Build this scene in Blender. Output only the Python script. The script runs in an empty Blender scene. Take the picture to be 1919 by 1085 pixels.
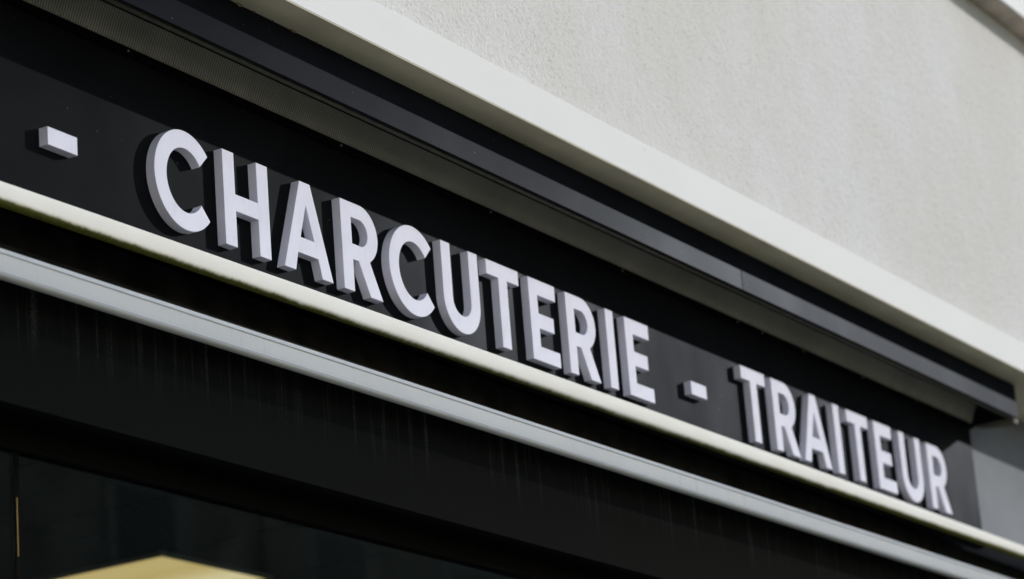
import bpy, bmesh, math, random
from mathutils import Vector, Matrix

# ------------------------------------------------------------------ camera, sky, sun, exposure
scene = bpy.context.scene
COL = scene.collection
S = 0.2            # metres per letter height
Z0 = 3.38          # height of the letters' baseline above the pavement

cam_data = bpy.data.cameras.new("camera")
cam = bpy.data.objects.new("camera", cam_data)
COL.objects.link(cam)
cam_data.sensor_width = 36.0
cam_data.lens = 100.0
cam_data.clip_start = 0.05
cam_data.clip_end = 2000.0
right = Vector((0.5231014633, -0.8488274309, -0.0765300701))
up = -Vector((0.2129285429, 0.2171099812, -0.9526409039))
fwd = Vector((0.8252431731, 0.4820324145, 0.2943101368))
m = Matrix((right, up, -fwd)).transposed().to_4x4()
m.translation = Vector((-4.31299351, -3.16100636, Z0 - 1.77981023))
cam.matrix_world = m
cam_data.dof.use_dof = True
cam_data.dof.focus_distance = 5.72
cam_data.dof.aperture_fstop = 4.0
scene.camera = cam

SUN_RAY = Vector((-1.9, 1.0, -0.715)).normalized()      # the way the light travels
to_sun = -SUN_RAY
world = bpy.data.worlds.new("World")
scene.world = world
world.use_nodes = True
wn = world.node_tree.nodes
wl = world.node_tree.links
wn.clear()
sky = wn.new("ShaderNodeTexSky")
sky.sky_type = 'NISHITA'
sky.sun_disc = False
sky.sun_elevation = math.asin(to_sun.z)
sky.sun_rotation = math.atan2(to_sun.x, to_sun.y)
sky.dust_density = 1.0
sky.air_density = 1.0
sky.ozone_density = 1.0
bg = wn.new("ShaderNodeBackground")
bg.inputs["Strength"].default_value = 0.15
wo = wn.new("ShaderNodeOutputWorld")
wl.new(sky.outputs[0], bg.inputs[0])
wl.new(bg.outputs[0], wo.inputs[0])

sun_data = bpy.data.lights.new("sun", 'SUN')
sun_data.energy = 2.0
sun_data.angle = math.radians(0.5)
sun_data.color = (1.0, 0.97, 0.93)
sun = bpy.data.objects.new("sun", sun_data)
COL.objects.link(sun)
sun.rotation_euler = SUN_RAY.to_track_quat('-Z', 'Y').to_euler()
sun.location = (8, -6, 12)

vs = scene.view_settings
vs.view_transform = 'Standard'
vs.look = 'None'
vs.exposure = 0.64
vs.gamma = 1.0
vs.use_curve_mapping = False

random.seed(4)

# ------------------------------------------------------------------ materials
def new_mat(name):
    mt = bpy.data.materials.new(name)
    mt.use_nodes = True
    nt = mt.node_tree
    nt.nodes.clear()
    out = nt.nodes.new("ShaderNodeOutputMaterial")
    b = nt.nodes.new("ShaderNodeBsdfPrincipled")
    nt.links.new(b.outputs[0], out.inputs[0])
    return mt, nt, b

class NT:
    """small wrapper that makes node code short"""
    def __init__(self, nt):
        self.nt = nt
        tc = nt.nodes.new("ShaderNodeTexCoord")
        self.obj = tc.outputs["Object"]
    def node(self, t, **kw):
        n = self.nt.nodes.new(t)
        for k, v in kw.items():
            setattr(n, k, v)
        return n
    def link(self, a, b):
        self.nt.links.new(a, b)
    def put(self, sock, v):
        if hasattr(v, "is_linked"):
            self.link(v, sock)
        else:
            sock.default_value = v
    def mapping(self, scale=(1, 1, 1), loc=(0, 0, 0), src=None):
        n = self.node("ShaderNodeMapping")
        n.inputs["Scale"].default_value = scale
        n.inputs["Location"].default_value = loc
        self.link(src or self.obj, n.inputs["Vector"])
        return n.outputs[0]
    def noise(self, scale, detail=3, rough=0.55, vec=None, dist=0.0):
        n = self.node("ShaderNodeTexNoise")
        n.inputs["Scale"].default_value = scale
        n.inputs["Detail"].default_value = detail
        n.inputs["Roughness"].default_value = rough
        n.inputs["Distortion"].default_value = dist
        self.link(vec or self.obj, n.inputs["Vector"])
        return n.outputs["Fac"]
    def voronoi(self, scale, vec=None, out="Distance"):
        n = self.node("ShaderNodeTexVoronoi")
        n.inputs["Scale"].default_value = scale
        self.link(vec or self.obj, n.inputs["Vector"])
        return n.outputs[out]
    def ramp(self, fac, lo, hi, a=0.0, b=1.0):
        n = self.node("ShaderNodeMapRange")
        n.interpolation_type = 'SMOOTHSTEP'
        self.link(fac, n.inputs["Value"])
        n.inputs["From Min"].default_value = lo
        n.inputs["From Max"].default_value = hi
        n.inputs["To Min"].default_value = a
        n.inputs["To Max"].default_value = b
        return n.outputs[0]
    def math(self, op, a, b=0.0):
        n = self.node("ShaderNodeMath", operation=op)
        self.put(n.inputs[0], a)
        self.put(n.inputs[1], b)
        return n.outputs[0]
    def mix(self, fac, a, b):
        n = self.node("ShaderNodeMix", data_type='RGBA')
        self.put(n.inputs["Factor"], fac)
        self.put(n.inputs["A"], a if hasattr(a, "is_linked") else (*a, 1))
        self.put(n.inputs["B"], b if hasattr(b, "is_linked") else (*b, 1))
        return n.outputs["Result"]
    def sep(self, src=None):
        n = self.node("ShaderNodeSeparateXYZ")
        self.link(src or self.obj, n.inputs[0])
        return n.outputs
    def bump(self, h, strength, dist=0.01, normal=None):
        n = self.node("ShaderNodeBump")
        n.inputs["Strength"].default_value = strength
        n.inputs["Distance"].default_value = dist
        self.link(h, n.inputs["Height"])
        if normal:
            self.link(normal, n.inputs["Normal"])
        return n.outputs[0]
    def specks(self, scale, size, keep, vec=None):
        """1 inside sparse irregular dots"""
        v = vec or self.obj
        dn = self.node("ShaderNodeTexVoronoi")
        dn.inputs["Scale"].default_value = scale
        self.link(v, dn.inputs["Vector"])
        d = self.math('LESS_THAN', dn.outputs["Distance"], size)
        c = self.sep(dn.outputs["Color"])[0]
        k = self.math('LESS_THAN', c, keep)
        return self.math('MULTIPLY', d, k)

def plain(name, col, rough=0.5, spec=0.5, metal=0.0, grain=0.12, gscale=30.0, bump=0.0, bscale=200.0):
    mt, nt, b = new_mat(name)
    w = NT(nt)
    n = w.noise(gscale, 4)
    dark = tuple(c * (1 - grain) for c in col)
    lite = tuple(min(1, c * (1 + grain)) for c in col)
    w.link(w.mix(w.ramp(n, 0.3, 0.7), dark, lite), b.inputs["Base Color"])
    b.inputs["Roughness"].default_value = rough
    b.inputs["Specular IOR Level"].default_value = spec
    b.inputs["Metallic"].default_value = metal
    if bump:
        w.link(w.bump(w.noise(bscale, 3), bump, 0.001), b.inputs["Normal"])
    return mt

def mat_stucco():
    mt, nt, b = new_mat("roughcast_render")
    w = NT(nt)
    big = w.noise(1.6, 5, 0.65, w.mapping((1.2, 1, 0.9)))
    col = w.mix(w.ramp(big, 0.35, 0.68), (0.64, 0.62, 0.585), (0.685, 0.675, 0.662))
    streak = w.noise(4.0, 3, 0.6, w.mapping((2.2, 1, 0.35)))
    col = w.mix(w.ramp(streak, 0.55, 0.80, 0, 0.10), col, (0.47, 0.44, 0.40))
    g1 = w.noise(120.0, 3, 0.6)
    g2 = w.noise(45.0, 2, 0.5)
    pits = w.ramp(w.noise(125.0, 2, 0.5), 0.30, 0.46, 1, 0)
    col = w.mix(w.math('MULTIPLY', pits, w.ramp(w.noise(7.0, 3, 0.6), 0.3, 0.7, 0.2, 0.5)), col, (0.36, 0.345, 0.30))
    pale = w.ramp(g1, 0.58, 0.72, 0, 0.5)
    col = w.mix(pale, col, (0.72, 0.71, 0.70))
    w.link(col, b.inputs["Base Color"])
    b.inputs["Roughness"].default_value = 0.9
    b.inputs["Specular IOR Level"].default_value = 0.2
    h = w.math('ADD', w.math('MULTIPLY', g1, 0.7), w.math('MULTIPLY', g2, 0.5))
    w.link(w.bump(h, 0.62, 0.006), b.inputs["Normal"])
    return mt

def mat_satin_black(name, base, rough, gloss, dirt=0.35, patchy=0.13):
    """almost matt black coat with a faint satin sheen"""
    mt = bpy.data.materials.new(name)
    mt.use_nodes = True
    nt = mt.node_tree
    nt.nodes.clear()
    out = nt.nodes.new("ShaderNodeOutputMaterial")
    w = NT(nt)
    dif = w.node("ShaderNodeBsdfDiffuse")
    glo = w.node("ShaderNodeBsdfGlossy")
    mix = w.node("ShaderNodeMixShader")
    lw = w.node("ShaderNodeLayerWeight")
    lw.inputs["Blend"].default_value = 0.5
    sheen = w.math('POWER', lw.outputs["Facing"], 6.0)      # the sheen grows towards grazing angles
    soft = w.noise(2.2, 3, 0.6, w.mapping((1, 1, 2.0)))
    col = w.mix(w.ramp(soft, 0.35, 0.7), base, tuple(c * 1.35 for c in base))
    sp = w.specks(70.0, 0.09, 0.035)
    col = w.mix(w.math('MULTIPLY', sp, dirt), col, (0.3, 0.3, 0.3))
    run = w.noise(6.0, 4, 0.65, w.mapping((9.0, 1, 0.7)))
    runs = w.ramp(run, 0.6, 0.8, 0, 0.03 * dirt)
    col = w.mix(runs, col, (0.3, 0.31, 0.33))
    w.link(col, dif.inputs["Color"])
    r = w.noise(1.1, 2, 0.5)
    w.link(w.ramp(r, 0.25, 0.75, rough - 0.03, rough + 0.05), glo.inputs["Roughness"])
    glo.inputs["Color"].default_value = (0.82, 0.89, 1.0, 1)
    smear = w.ramp(w.noise(3.0, 3, 0.5, w.mapping((1.2, 1, 0.8))), 0.3, 0.75, (1 - patchy) * gloss, (1 + patchy) * gloss)
    w.link(w.math('MULTIPLY', sheen, smear), mix.inputs[0])
    w.link(dif.outputs[0], mix.inputs[1])
    w.link(glo.outputs[0], mix.inputs[2])
    w.link(mix.outputs[0], out.inputs[0])
    return mt

def mat_letters():
    mt, nt, b = new_mat("cool_white_acrylic")
    w = NT(nt)
    n = w.noise(14.0, 4)
    col = w.mix(w.ramp(n, 0.3, 0.7), (0.685, 0.685, 0.80), (0.735, 0.735, 0.85))
    sp = w.specks(55.0, 0.07, 0.05)
    col = w.mix(w.math('MULTIPLY', sp, 0.8), col, (0.10, 0.09, 0.09))
    grime = w.ramp(w.noise(9.0, 5, 0.7, w.mapping((3.0, 3.0, 0.8))), 0.52, 0.8, 0, 0.22)
    col = w.mix(grime, col, (0.42, 0.40, 0.40))
    w.link(col, b.inputs["Base Color"])
    b.inputs["Roughness"].default_value = 0.5
    b.inputs["Specular IOR Level"].default_value = 0.02
    w.link(w.bump(w.noise(250.0, 2), 0.04, 0.0006), b.inputs["Normal"])
    return mt

def mat_trim():
    # cream paint, algae creeping up from the lower edge (object z = 0 is the bottom)
    mt, nt, b = new_mat("cream_trim_paint")
    w = NT(nt)
    n = w.noise(5.0, 4, 0.6, w.mapping((0.8, 1, 2)))
    col = w.mix(w.ramp(n, 0.3, 0.7), (0.78, 0.765, 0.70), (0.83, 0.82, 0.77))
    z = w.sep()[2]
    edge = w.math('ADD', w.math('MULTIPLY', w.noise(11.0, 5, 0.7), 0.009),
                  w.math('MULTIPLY', w.noise(120.0, 3, 0.6), 0.004))
    edge = w.math('SUBTRACT', edge, 0.0040)
    dz = w.math('SUBTRACT', edge, z)
    moss = w.ramp(dz, -0.004, 0.002)
    mcol = w.mix(w.noise(160.0, 3), (0.035, 0.04, 0.008), (0.14, 0.14, 0.03))
    halo = w.ramp(dz, -0.009, 0.0, 0, 0.5)
    col = w.mix(halo, col, (0.42, 0.38, 0.20))
    col = w.mix(moss, col, mcol)
    sp = w.specks(40.0, 0.10, 0.03, w.mapping((0.6, 1, 1)))
    col = w.mix(w.math('MULTIPLY', sp, 0.8), col, (0.12, 0.11, 0.06))
    top = w.math('MULTIPLY', w.ramp(z, 0.034, 0.046), w.ramp(w.noise(25.0, 4, 0.7), 0.58, 0.7))
    col = w.mix(w.math('MULTIPLY', top, 0.8), col, (0.16, 0.15, 0.07))
    w.link(col, b.inputs["Base Color"])
    b.inputs["Roughness"].default_value = 0.55
    b.inputs["Specular IOR Level"].default_value = 0.02
    w.link(w.bump(w.noise(90.0, 3), 0.06, 0.001), b.inputs["Normal"])
    return mt

def mat_streaked():
    # matt black board, pale rain streaks starting at its top edge (object z = 0 is the top)
    mt, nt, b = new_mat("streaked_black_board")
    w = NT(nt)
    z = w.sep()[2]
    s1 = w.noise(5.0, 3, 0.6, w.mapping((6.0, 1, 0.16)), 0.3)
    s2 = w.noise(11.0, 4, 0.7, w.mapping((7.0, 1, 0.12), (3, 0, 0)))
    fine = w.noise(220.0, 2, 0.6)
    length = w.noise(4.0, 2, 0.5, w.mapping((3.0, 1, 0.01)))
    fade = w.ramp(w.math('ADD', w.math('MULTIPLY', z, 6.5), w.math('MULTIPLY', length, 1.3)), -0.55, 0.55)
    s = w.math('MAXIMUM', w.ramp(s1, 0.53, 0.70), w.ramp(s2, 0.56, 0.72))
    s = w.math('MULTIPLY', s, w.math('MULTIPLY', fade, w.ramp(fine, 0.38, 0.66, 0.15, 1.0)))
    dust = w.specks(150.0, 0.12, 0.02)
    amt = w.math('MAXIMUM', w.math('MULTIPLY', s, 0.42), w.math('MULTIPLY', dust, 0.35))
    base = w.mix(w.noise(3.0, 3), (0.0085, 0.0092, 0.0090), (0.0115, 0.0122, 0.012))
    w.link(w.mix(amt, base, (0.22, 0.225, 0.22)), b.inputs["Base Color"])
    b.inputs["Roughness"].default_value = 0.62
    b.inputs["Specular IOR Level"].default_value = 0.01
    return mt

def mat_metal_bar():
    mt, nt, b = new_mat("grey_coated_aluminium")
    w = NT(nt)
    n = w.noise(3.0, 4, 0.6, w.mapping((1, 1, 4)))
    col = w.mix(w.ramp(n, 0.3, 0.7), (0.79, 0.785, 0.775), (0.83, 0.825, 0.815))
    sp = w.specks(60.0, 0.06, 0.04)
    col = w.mix(w.math('MULTIPLY', sp, 0.7), col, (0.10, 0.10, 0.10))
    runs = w.ramp(w.noise(9.0, 4, 0.6, w.mapping((6, 1, 0.4))), 0.58, 0.8, 0, 0.22)
    col = w.mix(runs, col, (0.36, 0.36, 0.34))
    w.link(col, b.inputs["Base Color"])
    b.inputs["Roughness"].default_value = 0.42
    b.inputs["Metallic"].default_value = 0.0
    b.inputs["Specular IOR Level"].default_value = 0.03
    return mt

def mat_glass():
    mt = bpy.data.materials.new("window_glass")
    mt.use_nodes = True
    nt = mt.node_tree
    nt.nodes.clear()
    out = nt.nodes.new("ShaderNodeOutputMaterial")
    mix = nt.nodes.new("ShaderNodeMixShader")
    fr = nt.nodes.new("ShaderNodeFresnel")
    fr.inputs["IOR"].default_value = 1.5
    tr = nt.nodes.new("ShaderNodeBsdfTransparent")
    tr.inputs["Color"].default_value = (0.86, 0.90, 0.87, 1)
    gl = nt.nodes.new("ShaderNodeBsdfGlossy")
    gl.inputs["Roughness"].default_value = 0.02
    geo = nt.nodes.new("ShaderNodeNewGeometry")
    ior = nt.nodes.new("ShaderNodeMapRange")       # the same index for both faces of the pane
    ior.inputs["To Min"].default_value = 1.5
    ior.inputs["To Max"].default_value = 1 / 1.5
    nt.links.new(geo.outputs["Backfacing"], ior.inputs["Value"])
    nt.links.new(ior.outputs[0], fr.inputs["IOR"])
    nt.links.new(fr.outputs[0], mix.inputs[0])
    nt.links.new(tr.outputs[0], mix.inputs[1])
    nt.links.new(gl.outputs[0], mix.inputs[2])
    nt.links.new(mix.outputs[0], out.inputs[0])
    return mt

def mat_lamp():
    mt, nt, b = new_mat("warm_lamp_diffuser")
    w = NT(nt)
    b.inputs["Base Color"].default_value = (0.75, 0.68, 0.48, 1)
    b.inputs["Roughness"].default_value = 0.5
    # uneven glow painted into the emission, as if two tubes lay behind
    x = w.sep()[0]
    t1 = w.ramp(w.math('ABSOLUTE', w.math('SUBTRACT', x, 0.17)), 0.0, 0.26, 1, 0)
    t2 = w.ramp(w.math('ABSOLUTE', w.math('ADD', x, 0.17)), 0.0, 0.26, 1, 0)
    t = w.math('ADD', t1, w.math('MULTIPLY', t2, 0.35))
    w.link(w.mix(t, (1.0, 0.70, 0.24), (1.0, 0.82, 0.48)), b.inputs["Emission Color"])
    w.link(w.math('ADD', 0.38, w.math('MULTIPLY', t, 0.19)), b.inputs["Emission Strength"])
    return mt

def mat_ledge():
    mt, nt, b = new_mat("white_ledge_paint")
    w = NT(nt)
    n = w.noise(3.0, 4, 0.6)
    col = w.mix(w.ramp(n, 0.3, 0.7), (0.755, 0.75, 0.735), (0.775, 0.77, 0.758))
    spots = w.specks(25.0, 0.10, 0.06)
    col = w.mix(w.math('MULTIPLY', spots, 0.35), col, (0.4, 0.38, 0.32))
    w.link(col, b.inputs["Base Color"])
    b.inputs["Roughness"].default_value = 0.6
    b.inputs["Specular IOR Level"].default_value = 0.02
    return mt

M = dict(
    stucco=mat_stucco(),
    ledge=mat_ledge(),
    bouncetint=plain("bounce_tinted_ledge_paint", (0.70, 0.645, 0.49), 0.8, 0.02, gscale=4.0, grain=0.10),  # ledge underside, warm ground bounce tinted into its paint colour
    panel=mat_satin_black("satin_black_sign_panel", (0.0090, 0.0094, 0.0104), 0.35, 0.125, 0.5, 0.35),
    pelmet=mat_satin_black("anthracite_pelmet_paint", (0.0100, 0.0110, 0.0138), 0.35, 0.105, 0.6),
    rail=plain("dark_rail_metal", (0.11, 0.105, 0.085), 0.6, 0.05),
    black=plain("matt_black", (0.004, 0.004, 0.004), 0.8, 0.02),
    ribbed=plain("ribbed_grey_sheet", (0.48, 0.465, 0.40), 0.6, 0.05, gscale=5.0, grain=0.12),
    grooveshade=plain("groove_shade_sheet", (0.13, 0.125, 0.105), 0.7, 0.05, gscale=5.0, grain=0.15),
    letter=mat_letters(),
    trim=mat_trim(),
    bar=mat_metal_bar(),
    barlip=plain("bright_aluminium_lip", (0.80, 0.81, 0.84), 0.5, 0.03, gscale=8.0, grain=0.05),
    board=mat_streaked(),
    greywall=plain("grey_wall_paint", (0.215, 0.225, 0.245), 0.7, 0.02, gscale=3.0, bump=0.05),
    sill=plain("stained_stone_ledge", (0.50, 0.44, 0.37), 0.85, 0.02, gscale=6.0, grain=0.25),
    sealant=plain("old_sealant", (0.20, 0.18, 0.11), 0.8, 0.2, gscale=80.0, grain=0.4),
    screw=plain("screw_steel", (0.5, 0.5, 0.48), 0.35, 0.5, metal=0.8),
    frame=plain("black_window_frame", (0.005, 0.005, 0.0045), 0.6, 0.03),
    lampglint=plain("lamp_glint_strip", (0.55, 0.38, 0.14), 0.3, 0.5, metal=0.8),
    glass=mat_glass(),
    recessrail=plain("dull_black_rail", (0.018, 0.0175, 0.015), 0.6, 0.05, gscale=12.0, grain=0.5),
    lamp=mat_lamp(),
    lampframe=plain("lamp_frame", (0.72, 0.66, 0.50), 0.4, 0.4),
    tile=plain("dark_ceiling_tile", (0.075, 0.08, 0.065), 0.9, 0.1, gscale=40.0, grain=0.2),
    room=plain("shop_wall_paint", (0.06, 0.058, 0.05), 0.8, 0.2, gscale=2.0),
    floor=plain("shop_floor_tile", (0.10, 0.095, 0.085), 0.5, 0.4, gscale=6.0),
    pavement=plain("pavement_concrete", (0.42, 0.37, 0.26), 0.85, 0.2, gscale=6.0, grain=0.2, bump=0.2, bscale=80),
    asphalt=plain("asphalt", (0.055, 0.054, 0.052), 0.85, 0.3, gscale=90.0, grain=0.4, bump=0.4, bscale=150),
    kerb=plain("kerb_stone", (0.34, 0.33, 0.30), 0.8, 0.2, gscale=12.0),
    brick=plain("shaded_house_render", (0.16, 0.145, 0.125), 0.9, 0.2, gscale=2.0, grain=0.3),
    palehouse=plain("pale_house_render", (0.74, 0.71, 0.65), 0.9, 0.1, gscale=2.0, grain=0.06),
    slate=plain("slate_roof", (0.06, 0.062, 0.068), 0.7, 0.3, gscale=15.0, grain=0.3),
    darkglass=plain("house_window_glass", (0.06, 0.06, 0.055), 0.25, 0.1),
    houseframe=plain("house_window_frame", (0.24, 0.23, 0.21), 0.7, 0.1),
)

# ------------------------------------------------------------------ mesh helpers (coordinates in letter heights, facade axes)
def W(x, y, z):
    return Vector((x * S, y * S, z * S + Z0))

def link(name, mesh, mat, origin, parent=None):
    o = bpy.data.objects.new(name, mesh)
    COL.objects.link(o)
    if mat:
        mesh.materials.append(mat)
    if parent:
        o.parent = parent
        o.location = origin - parent.matrix_basis.translation if parent.parent is None else \
            origin - parent.matrix_basis.translation - parent.parent.matrix_basis.translation
    else:
        o.location = origin
    return o

def tag(o, label=None, cat=None, group=None, kind=None):
    if label: o["label"] = label
    if cat: o["category"] = cat
    if group: o["group"] = group
    if kind: o["kind"] = kind
    return o

def empty(name, at):
    o = bpy.data.objects.new(name, None)
    o.empty_display_size = 0.1
    COL.objects.link(o)
    o.location = at
    return o

def box_bm(bm, a, b):
    vs_ = [bm.verts.new((x, y, z)) for x in (a[0], b[0]) for y in (a[1], b[1]) for z in (a[2], b[2])]
    for f in ((0, 1, 3, 2), (4, 6, 7, 5), (0, 4, 5, 1), (2, 3, 7, 6), (0, 2, 6, 4), (1, 5, 7, 3)):
        bm.faces.new([vs_[i] for i in f])

def finish(bm, name, mat, origin, parent=None, bevel=0.0, smooth=False):
    bmesh.ops.recalc_face_normals(bm, faces=bm.faces)
    if bevel:
        bmesh.ops.bevel(bm, geom=list(bm.edges), offset=bevel, segments=2, affect='EDGES', profile=0.5)
    me = bpy.data.meshes.new(name)
    bm.to_mesh(me)
    bm.free()
    if smooth:
        for p in me.polygons:
            p.use_smooth = True
    return link(name, me, mat, origin, parent)

def box(name, x0, x1, y0, y1, z0, z1, mat, parent=None, bevel=0.0, top_origin=False):
    """a box given in letter heights"""
    a, b = W(x0, y0, z0), W(x1, y1, z1)
    o = Vector(((a.x + b.x) / 2, (a.y + b.y) / 2, b.z if top_origin else a.z))
    bm = bmesh.new()
    box_bm(bm, a - o, b - o)
    return finish(bm, name, mat, o, parent, bevel)

def sweep(name, prof, xs, mat, parent=None, dz=lambda x: 0.0, smooth=False, zbase=None, cap=True):
    """profile (y, z) swept along x; both in letter heights"""
    zb = min(p[1] for p in prof) if zbase is None else zbase
    o = W((xs[0] + xs[-1]) / 2, prof[0][0], zb + dz(0) * 0)
    bm = bmesh.new()
    rings = []
    for x in xs:
        rings.append([bm.verts.new(W(x, y, z + dz(x)) - o) for y, z in prof])
    n = len(prof)
    for r0, r1 in zip(rings, rings[1:]):
        for i in range(n):
            bm.faces.new((r0[i], r0[(i + 1) % n], r1[(i + 1) % n], r1[i]))
    if cap:
        bm.faces.new(rings[0])
        bm.faces.new(list(reversed(rings[-1])))
    ob = finish(bm, name, mat, o, parent, 0, smooth)
    return ob

XL, XR = -14.0, 54.0       # how far the shopfront runs to the left and right of the picture

# ------------------------------------------------------------------ street
def sheet(name, x0, x1, y0, y1, z, mat):
    me = bpy.data.meshes.new(name)
    me.from_pydata([(x0, y0, z), (x1, y0, z), (x1, y1, z), (x0, y1, z)], [], [(0, 1, 2, 3)])
    return link(name, me, mat, Vector((0, 0, 0)))

tag(sheet("ground", -400, 400, -400, 400, -0.16, M["pavement"]), kind="structure")
tag(sheet("road", -400, 400, -10.0, -4.4, -0.12, M["asphalt"]), kind="structure")
bm = bmesh.new(); box_bm(bm, Vector((-60, -4.2, -0.15)), Vector((60, 0.12, 0.0)))
tag(finish(bm, "pavement", M["pavement"], Vector((0, 0, 0))), kind="structure")
bm = bmesh.new(); box_bm(bm, Vector((-60, -4.4, -0.15)), Vector((60, -4.2, 0.004)))
tag(finish(bm, "kerb", M["kerb"], Vector((0, 0, 0)), bevel=0.015), kind="structure")
bm = bmesh.new(); box_bm(bm, Vector((-60, -12.0, -0.15)), Vector((60, -10.0, 0.0)))
tag(finish(bm, "opposite_pavement", M["pavement"], Vector((0, 0, 0))), kind="structure")

# unseen houses added across the street, sized to shade lower boards and glass
def house(x0, x1, h, ridge, label, wall="brick"):
    e = empty("house", Vector(((x0 + x1) / 2, -16.0, 0)))
    def hb(name, a, b, mat, parent=e):
        bm = bmesh.new()
        base = e.location if parent is e else e.location + parent.location
        o = Vector(((a[0] + b[0]) / 2, (a[1] + b[1]) / 2, a[2]))
        box_bm(bm, Vector(a) - o, Vector(b) - o)
        me = bpy.data.meshes.new(name)
        bmesh.ops.recalc_face_normals(bm, faces=bm.faces)
        bm.to_mesh(me); bm.free()
        me.materials.append(mat)
        ob = bpy.data.objects.new(name, me)
        COL.objects.link(ob); ob.parent = parent
        ob.location = o - base
        return ob
    hb("wall", (x0, -20, -0.15), (x1, -12, h), M[wall])
    me = bpy.data.meshes.new("roof")
    p = [(x0 - .1, -20.3, h), (x1 + .1, -20.3, h), (x1 + .1, -11.7, h), (x0 - .1, -11.7, h),
         (x0 - .1, -16, ridge), (x1 + .1, -16, ridge)]
    me.from_pydata([Vector(v) - e.location for v in p], [], [(0, 1, 2, 3), (0, 4, 5, 1), (2, 5, 4, 3), (0, 3, 4), (1, 5, 2)])
    me.materials.append(M["slate"])
    r = bpy.data.objects.new("roof", me); COL.objects.link(r); r.parent = e
    n = int((x1 - x0) / 2.4)
    for k in range(n):
        cx = x0 + (k + .5) * (x1 - x0) / n
        for zb in (0.9, 3.7, 6.2):
            if zb + 1.6 > h - .2: continue
            wd = hb("window", (cx - .5, -12.02, zb), (cx + .5, -11.96, zb + 1.5), M["houseframe"])
            hb("pane", (cx - .42, -11.97, zb + .08), (cx + .42, -11.945, zb + 1.42), M["darkglass"], wd)
    tag(e, label, "house", "unseen houses added around the street")

house(10.1, 17, 10.4, 12.3, "shaded rendered house added unseen across the street, left of the tallest one")
house(17.1, 46, 11.57, 13.5, "tallest and longest shaded rendered house added unseen across the street")

# unseen pale house added behind the camera to bounce sun onto letter sides
def fill_house(x, y0, y1, h):
    e = empty("house", Vector((x - 4, (y0 + y1) / 2, 0)))
    def eb(name, a, b, mat, parent=None):
        bm = bmesh.new()
        o = Vector(((a[0] + b[0]) / 2, (a[1] + b[1]) / 2, a[2]))
        box_bm(bm, Vector(a) - o, Vector(b) - o)
        return finish(bm, name, mat, o, parent or e)
    eb("wall", (x - 8, y0, -0.15), (x, y1, h), M["palehouse"])
    eb("cornice", (x - 8.1, y0 - .2, h), (x + .3, y1 + .2, h + .35), M["palehouse"])
    n = int((y1 - y0) / 3.0)
    for k in range(n):
        cy = y0 + (k + .5) * (y1 - y0) / n
        zb = 1.2
        while zb + 1.9 < h:
            wd = eb("window", (x - .02, cy - .5, zb), (x + .06, cy + .5, zb + 1.6), M["houseframe"])
            eb("pane", (x + .061, cy - .42, zb + .08), (x + .075, cy + .42, zb + 1.52), M["darkglass"], wd)
            zb += 3.0
    tag(e, "unseen pale house added behind the camera to bounce sunlight", "house", "unseen houses added around the street")
fill_house(-14.0, -26.0, 4.0, 10.5)

# ------------------------------------------------------------------ the building behind the sign
wall_upper = box("rendered_wall", XL, XR, -0.86, 1.2, 2.682, 22.0, M["stucco"])
tag(wall_upper, "pale grey roughcast wall above the white ledge", "wall")

ledge = box("ledge", XL, XR, -1.104, 1.2, 2.190, 2.68, M["ledge"], bevel=0.0012)
sweep("underside", [(-1.098, 2.1895), (-1.098, 2.178), (0.125, 2.178), (0.125, 2.1895)], [XL, XR], M["bouncetint"], ledge)
tag(ledge, "long smooth white ledge running between roughcast wall and black box", "ledge")

up_ledge = empty("upper_ledge", W(25, -1.3, 8.3))
sweep("stone_band", [(-0.862, 8.60), (-1.20, 8.60), (-1.245, 8.615), (-1.245, 8.67), (-0.862, 8.67)],
      [XL, XR], M["sill"], up_ledge)
sweep("white_band", [(-0.862, 8.672), (-1.247, 8.672), (-1.25, 8.60), (-1.268, 8.60), (-1.28, 8.61), (-1.28, 9.6), (-0.862, 9.6)],
      [XL, XR], M["ledge"], up_ledge)
tag(up_ledge, "brown stone band with pale edge crossing the top right corner", "ledge")

grey = box("grey_wall", 19.56, XR, 0.13, 1.2, -0.22, 2.17, M["greywall"])
tag(grey, "plain blue-grey wall beyond the right end of the sign panel", "wall")

# ------------------------------------------------------------------ sign panel
panel = box("sign_panel", XL, 19.52, 0.1034, 0.24, -0.30, 2.05, M["panel"], bevel=0.0008)
tag(panel, "satin black sign panel carrying the white letters", "sign panel")

# ------------------------------------------------------------------ black pelmet box above the letters
pelmet = empty("pelmet", W(2.8, -0.3, 1.63))
XE = 19.585
XSEAM = 10.164
for a, b in ((XL, XSEAM - 0.006), (XSEAM + 0.006, XE)):
    box("front_panel", a, b, -0.70, -0.672, 1.63, 2.173, M["pelmet"], pelmet, bevel=0.0008)
box("gap_filler", XL, XE - 0.01, -0.670, -0.630, 1.69, 2.17, M["black"], pelmet)
box("top_plate", XL, XE, -0.628, 0.100, 2.12, 2.172, M["black"], pelmet)
box("rail", XL, XE - 0.01, -0.625, -0.562, 1.638, 1.70, M["rail"], pelmet, bevel=0.0012)
box("inner_strip", XL, XE - 0.01, -0.558, -0.522, 1.648, 1.72, M["black"], pelmet)
box("end_cap", XE - 0.07, XE - 0.002, -0.628, 0.100, 1.636, 2.118, M["pelmet"], pelmet)
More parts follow.
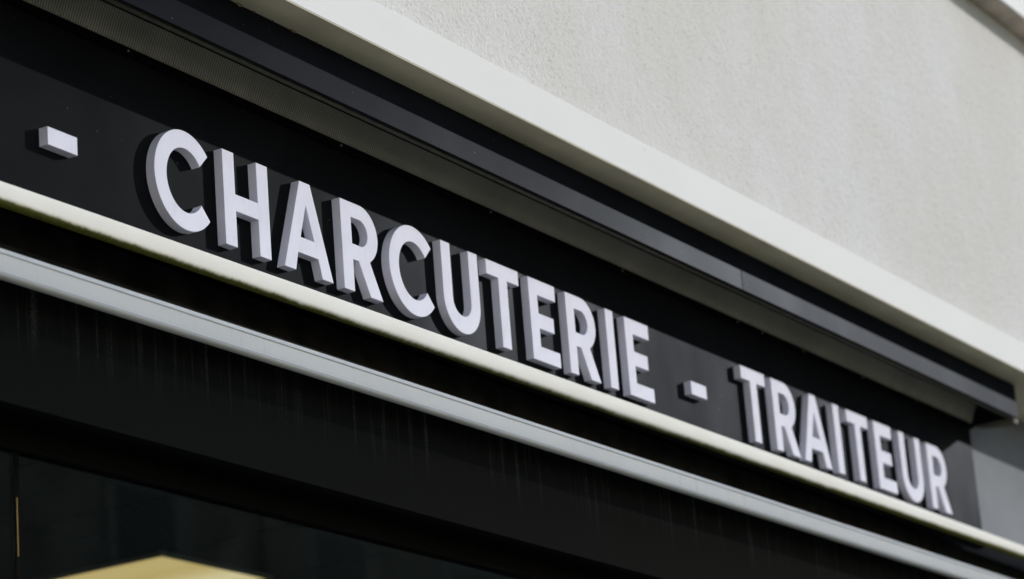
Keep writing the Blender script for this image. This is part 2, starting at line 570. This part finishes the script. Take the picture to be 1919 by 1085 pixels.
# ribbed sheet leaning inside the box, ribs every 7 mm
bm = bmesh.new()
pitch = 0.036
n = int((XE - 0.1 - XL) / pitch)
ya, za, yb, zb = -0.125, 2.10, 0.052, 1.675
d = Vector((0, yb - ya, zb - za)).normalized()
nrm = Vector((0, d.z, -d.y))            # outward and down
if nrm.y > 0: nrm = -nrm
o = W((XL + XE) / 2, yb, zb)
for i in range(n):                      # flat ribs over a backing sheet darkened to paint in the groove shade
    x0, x1 = XL + i * pitch, XL + (i + 0.55) * pitch
    q = [[bm.verts.new(W(x, y + nrm.y * h, z + nrm.z * h) - o) for x in (x0, x1)]
         for y, z, h in ((ya, za, 0.002), (ya, za, 0.010), (yb, zb, 0.010), (yb, zb, 0.002))]
    for k in range(3):
        bm.faces.new((q[k][0], q[k][1], q[k + 1][1], q[k + 1][0]))
    bm.faces.new((q[0][0], q[1][0], q[2][0], q[3][0]))
    bm.faces.new((q[0][1], q[3][1], q[2][1], q[1][1]))
tag(finish(bm, "rib", M["ribbed"], o, pelmet), kind="stuff")
sweep("backing_sheet", [(ya, za), (yb, zb), (yb + .02, zb + .01), (ya + .02, za + .01)], [XL, XE - 0.08], M["grooveshade"], pelmet)
box("lower_strip", XL, XE - 0.08, 0.03, 0.1010, 1.60, 1.672, M["black"], pelmet, bevel=0.0015)
for i, x in enumerate([-9.0, -5.2, -1.39, 2.19, 5.2, 8.3, 11.43, 12.16, 13.43, 15.4, 17.3]):
    bm = bmesh.new()
    bmesh.ops.create_uvsphere(bm, u_segments=10, v_segments=6, radius=0.0026)
    bmesh.ops.scale(bm, vec=(1, 0.5, 1), verts=bm.verts)
    finish(bm, "screw", M["screw"], W(x, 0.029, 1.632), pelmet, smooth=True)
bk = sweep("end_bracket", [(-0.66, 1.635), (-0.66, 1.56), (-0.60, 1.53), (-0.05, 1.60), (0.0, 1.635)],
           [XE - 0.10, XE + 0.05], M["rail"], pelmet)
# crumbs of old sealant along the joint under the ledge
bm = bmesh.new()
o = W(2.8, -0.70, 2.172)
spots = [(-0.55, 1.2), (0.0, .8), (0.35, 1.3), (3.05, 1.0), (3.9, .7), (4.3, 1.1), (4.85, .9)]
rng = random.Random(8)
spots += [(rng.uniform(XL, XE), rng.uniform(0.25, 0.75)) for _ in range(90)]
for x, s in spots:
    g = bmesh.ops.create_icosphere(bm, subdivisions=1, radius=1.0)
    sx, sz = rng.uniform(.02, .05) * s, rng.uniform(.010, .020) * s
    c = W(x, -0.705, 2.170) - o
    for v in g["verts"]:
        k = rng.uniform(.75, 1.2)
        v.co = Vector((v.co.x * sx * S * k, v.co.y * .012 * S * s * k, v.co.z * sz * S * k)) + c
tag(finish(bm, "sealant", M["sealant"], o, pelmet), kind="stuff")
tag(pelmet, "long black box overhanging the letters, ribbed sheet inside, seam on its front", "pelmet")

# ------------------------------------------------------------------ letters
ST = 0.191
def arc(cx, cz, a, b, t0, t1, n=28):
    return [(cx + a * math.cos(math.radians(t0 + (t1 - t0) * i / n)),
             cz + b * math.sin(math.radians(t0 + (t1 - t0) * i / n))) for i in range(n + 1)]

def glyph(ch):
    s = ST
    if ch == 'I': return [[(0, 0), (s, 0), (s, 1), (0, 1)]]
    if ch == '-': return [[(0, .3193), (.4187, .3193), (.4187, .4958), (0, .4958)]]
    if ch == 'H':
        w = .757
        return [[(0, 0), (s, 0), (s, .384), (w - s, .384), (w - s, 0), (w, 0), (w, 1), (w - s, 1), (w - s, .563), (s, .563), (s, 1), (0, 1)]]
    if ch == 'T':
        w = .703; a = .2515; c = a + s
        return [[(a, 0), (c, 0), (c, .824), (w, .824), (w, 1), (0, 1), (0, .824), (a, .824)]]
    if ch == 'E':
        return [[(0, 0), (.624, 0), (.624, .18), (s, .18), (s, .402), (.53, .402), (.53, .586), (s, .586), (s, .81), (.606, .81), (.606, 1), (0, 1)]]
    if ch == 'A':
        w = .861
        return [[(0, 0), (.197, 0), (.252, .204), (.609, .204), (.664, 0), (w, 0), (.523, 1), (.336, 1)],
                [(.310, .380), (.4305, .752), (.551, .380)]]
    if ch == 'U':
        w = .763; cx = w / 2
        return [[(0, 1)] + arc(cx, .37, cx, .385, 180, 360) + [(w, 1), (w - s, 1)] +
                arc(cx, .37, cx - s, .182, 360, 180) + [(s, 1)]]
    if ch == 'C':
        cx = .487
        return [arc(cx, .5, .487, .515, 41, 319, 60) + arc(cx, .5, .297, .332, 323, 37, 60)]
    if ch == 'R':
        return [[(0, 0), (s, 0), (s, .36), (.296, .36), (.488, 0), (.722, 0), (.511, .388)] +
                arc(.355, .68, .327, .32, -58, 90, 28) + [(0, 1)],
                [(s, .535)] + [(s, .832)] + arc(.345, .6835, .145, .1485, 90, -90, 24)]
    raise ValueError(ch)

glyph_mesh = {}
DEPTH = 0.1034
def letter_mesh(ch):
    if ch in glyph_mesh: return glyph_mesh[ch]
    cu = bpy.data.curves.new("raised_letter", 'CURVE')
    cu.dimensions = '2D'
    cu.fill_mode = 'BOTH'
    bev = 0.0007
    for loop in glyph(ch):
        pts = []
        for p in loop:
            if not pts or (abs(p[0] - pts[-1][0]) + abs(p[1] - pts[-1][1])) > 1e-5: pts.append(p)
        sp = cu.splines.new('POLY')
        sp.points.add(len(pts) - 1)
        for q, p in zip(sp.points, pts):
            q.co = (p[0] * S, p[1] * S, 0, 1)
        sp.use_cyclic_u = True
    cu.extrude = DEPTH * S / 2 - bev
    cu.bevel_depth = bev
    cu.bevel_resolution = 1
    cu.offset = -bev
    t = bpy.data.objects.new("tmp", cu)
    COL.objects.link(t)
    dg = bpy.context.evaluated_depsgraph_get()
    dg.update()
    me = bpy.data.meshes.new_from_object(t.evaluated_get(dg))
    bpy.data.objects.remove(t)
    me.transform(Matrix.Rotation(math.pi / 2, 4, 'X'))
    me.transform(Matrix.Translation((0, DEPTH * S / 2 - 0.0002, 0)))
    me.name = "raised_letter"
    me.materials.clear()
    me.materials.append(M["letter"])
    for p in me.polygons: p.use_smooth = False
    glyph_mesh[ch] = me
    return me

ORD = ["first", "second", "third", "fourth", "fifth", "sixth", "seventh", "eighth", "ninth", "tenth", "eleventh"]
word1 = [('C', -1.100), ('H', 0), ('A', .981), ('R', 2.0445), ('C', 2.932), ('U', 3.995), ('T', 4.946),
         ('E', 5.87), ('R', 6.7216), ('I', 7.6796), ('E', 8.158)]
word2 = [('T', 11.289), ('R', 12.19), ('A', 13.04), ('I', 14.124), ('T', 14.572), ('E', 15.49), ('U', 16.372), ('R', 17.391)]
def put_letter(ch, x, label, name="raised_letter", cat="letter"):
    o = bpy.data.objects.new(name, letter_mesh(ch))
    COL.objects.link(o)
    o.location = W(x, 0, 0)
    tag(o, label, cat, "white raised letters and dashes of the shop sign")
for w_, name_, side in ((word1, "CHARCUTERIE", "longer"), (word2, "TRAITEUR", "right-hand")):
    for i, (ch, x) in enumerate(w_):
        put_letter(ch, x, f"white raised capital {ch}, {ORD[i]} letter of {name_}")
put_letter('-', -2.6597, "white raised dash left of CHARCUTERIE", "raised_dash", "dash")
put_letter('-', 9.808, "white raised dash between CHARCUTERIE and TRAITEUR", "raised_dash", "dash")

# ------------------------------------------------------------------ cream trim under the letters
def trim_dz(x):
    pts = [(-14, -.42), (-3.443, -.258), (-1.974, -.236), (1.269, -.202), (3.017, -.188), (8.192, -.157), (11.057, -.145), (14.34, -.137), (18.138, -.133), (54, -.133)]
    for (x0, z0), (x1, z1) in zip(pts, pts[1:]):
        if x <= x1:
            return z0 + (z1 - z0) * (x - x0) / (x1 - x0)
    return pts[-1][1]
prof = [(0.10, 0.0), (-0.055, 0.004)]
prof += [(-0.06 - 0.07 * math.sin(math.radians(t)), -0.055 + 0.06 * math.cos(math.radians(t))) for t in range(0, 91, 15)]
prof += [(-0.133, -0.10), (-0.132, -0.15)]
prof += [(-0.06 - 0.07 * math.cos(math.radians(t)), -0.172 - 0.06 * math.sin(math.radians(t))) for t in range(0, 91, 15)]
prof += [(0.0, -0.19), (0.10, -0.11)]
NX = 80
xs = [XL + (XR - XL) * i / NX for i in range(NX + 1)]
trim = empty("cream_trim", W(10, 0, -0.4))
# straight segments so that the object z follows the trim's own lower edge
bm = bmesh.new()
zmin = min(p[1] for p in prof)
rings = []
for x in xs:
    rings.append([bm.verts.new((x * S, y * S, (z - zmin) * S)) for y, z in prof])
nn = len(prof)
for r0, r1 in zip(rings, rings[1:]):
    for i in range(nn):
        bm.faces.new((r0[i], r0[(i + 1) % nn], r1[(i + 1) % nn], r1[i]))
bm.faces.new(rings[0]); bm.faces.new(list(reversed(rings[-1])))
bpy.data.objects.remove(trim)
trim = finish(bm, "cream_trim", M["trim"], Vector((0, 0, 0)), smooth=True)
# bend the trim along its slightly sagging line with a real shape (z offset per ring, kept small)
slope = (trim_dz(18) - trim_dz(-3.4)) / 21.4
trim.location = Vector((0, 0, Z0 + (trim_dz(7.3) + zmin) * S - 7.3 * S * math.tan(math.atan(slope))))
trim.rotation_euler = (0, -math.atan(slope), 0)
for v in trim.data.vertices:
    x = v.co.x / S
    v.co.z += (trim_dz(max(-6, min(22, x))) - (trim_dz(7.3) + slope * (max(-6, min(22, x)) - 7.3))) * S
tag(trim, "long cream rounded trim with green algae along its lower edge, below the letters", "trim")

# ------------------------------------------------------------------ recess, aluminium bar, lower board
recess = box("recess_board", XL, XR, 0.52, 0.60, -2.0, -0.2, M["recessrail"])
tag(recess, "black board set back in the shadow gap under the cream trim", "board")

rr = sweep("recess_rail", [(0.30, -0.66), (0.26, -0.66), (0.25, -0.70), (0.25, -0.80), (0.30, -0.82)], [XL, XR], M["recessrail"])
tag(rr, "faint black rail inside the shadow gap under the cream trim", "rail")
bar = empty("aluminium_bar", W(10, -0.2, -1.3))
slope_b = (-0.904 + 1.002) / (13.709 + 3.696)
def bar_dz(x): return slope_b * (x - 5)
T = -0.945
def bar_sweep(name, prof, mat):
    o = sweep(name, prof, [XL, XR], mat, bar, bar_dz)
    return o
bar_sweep("bar_body", [(0.08, T - .010), (-0.28, T - .008), (-0.29, T - .012), (-0.29, T - .2145), (-0.20, T - .2145), (0.08, T - .05)], M["bar"])
bar_sweep("top_lip", [(-0.2905, T - .004), (-0.299, T - .000), (-0.303, T - .004), (-0.303, T - .036), (-0.300, T - .040), (-0.2905, T - .040)], M["barlip"])
bar_sweep("lower_lip", [(-0.2905, T - .204), (-0.302, T - .204), (-0.305, T - .207), (-0.305, T - .2155), (-0.2905, T - .2155)], M["barlip"])
bp_ = [(-0.28, T - .2165), (-0.300, T - .2165)]
bp_ += [(-0.252 - 0.050 * math.cos(math.radians(t)), T - .219 - 0.032 * math.sin(math.radians(t))) for t in range(0, 91, 15)]
bp_ += [(-0.20, T - .240), (-0.17, T - .218)]
bar_sweep("lower_nosing", bp_, M["bar"])
tag(bar, "slim grey-white aluminium bar with raised lips above the streaked black board", "metal bar")

board = box("fascia_board", XL, XR, 0.1034, 0.24, -2.2, -0.99, M["board"], bevel=0.0012, top_origin=True)
tag(board, "matt black fascia board with pale rain streaks below the aluminium bar", "fascia")

# ------------------------------------------------------------------ shop window and the dim shop behind
soffit = box("window_soffit", XL, XR, 0.242, 0.95, -2.18, -2.02, M["black"])
tag(soffit, "black soffit between fascia board and shop window", "soffit")
win = empty("shop_window", W(8, 0.6, -14.0))
box("head_frame", XL, XR, 0.60, 0.72, -2.42, -2.182, M["frame"], win, bevel=0.001)
box("glazing_bead", XL, XR, 0.575, 0.598, -2.415, -2.36, M["frame"], win, bevel=0.001)
box("sill_frame", XL, XR, 0.60, 0.72, -14.4, -14.0, M["frame"], win)
XJ = -2.47
joints = [XJ - 11.4, XJ, XJ + 12.0, XJ + 24.0, XJ + 36.0, XJ + 48.0, XR - 0.1]
for a, b in zip(joints, joints[1:]):
    p = box("pane", a + 0.035, b - 0.035, 0.640, 0.668, -14.0, -2.42, M["glass"], win)
for x in joints:
    jt = box("glazing_joint", x - 0.034, x + 0.034, 0.636, 0.672, -14.0, -2.42, M["frame"], win)
    box("glint_strip", x - 0.016, x - 0.002, 0.629, 0.6355, -3.38, -2.84, M["lampglint"], jt)  # painted glint: gold strip stands in for the lamp's reflection on the joint
tag(win, "dark shop window below the fascia board with a thin upright joint", "window")
box_st = box("stall_riser", XL, XR, 0.2, 0.9, -17.0, -14.42, M["frame"])
tag(box_st, "black base wall under the shop window", "wall")

ZC = 1.0       # ceiling of the shop
TX, TY = 14.26, 12.03
ceil = box("ceiling", XL, XR, 0.9, 26.0, ZC + 0.06, ZC + 0.2, M["black"])
tag(ceil, kind="structure")
tile_me = None
for i in range(-9, 13):
    for j in range(-3, 5):
        if i == 0 and j == 0: continue
        x0, y0 = TX + i * 3.0, TY + j * 3.0
        if x0 < XL or x0 + 3 > XR or y0 < 1.0: continue
        if tile_me is None:
            t0 = box("ceiling_tile", x0 + .05, x0 + 2.95, y0 + .05, y0 + 2.95, ZC, ZC + 0.055, M["tile"], ceil)
            tile_me = t0.data
        else:
            t1 = bpy.data.objects.new("ceiling_tile", tile_me)
            COL.objects.link(t1); t1.parent = ceil
            t1.location = W(x0 + 1.5, y0 + 1.5, ZC) - ceil.location
lamp = empty("ceiling_light", W(TX + 1.5, TY + 1.5, ZC))
box("diffuser", TX + .06, TX + 2.94, TY + .06, TY + 2.94, ZC - 0.02, ZC + 0.05, M["lamp"], lamp)
for a in ((TX, TX + 3, TY, TY + .055), (TX, TX + 3, TY + 2.945, TY + 3), (TX, TX + .055, TY + .057, TY + 2.943), (TX + 2.945, TX + 3, TY + .057, TY + 2.943)):
    box("frame", *a, ZC - 0.05, ZC + 0.04, M["lampframe"], lamp)
tag(lamp, "square warm yellow ceiling light seen through the shop window", "ceiling light")
tag(box("shop_back_wall", XL, XR, 26.0, 26.6, -17.0, ZC + 0.2, M["room"]), kind="structure")
tag(box("shop_side_wall_left", XL - .6, XL, 0.9, 26.6, -17.0, 3.0, M["room"]), kind="structure")
tag(box("shop_side_wall_right", XR, XR + .6, 1.3, 26.6, -17.0, 3.0, M["room"]), kind="structure")
tag(box("shop_floor", XL, XR, 0.9, 26.0, -17.0, -16.9, M["floor"]), kind="structure")
tag(box("shop_roof_slab", XL, XR, 1.2, 27.0, 2.2, 2.6, M["black"]), kind="structure")
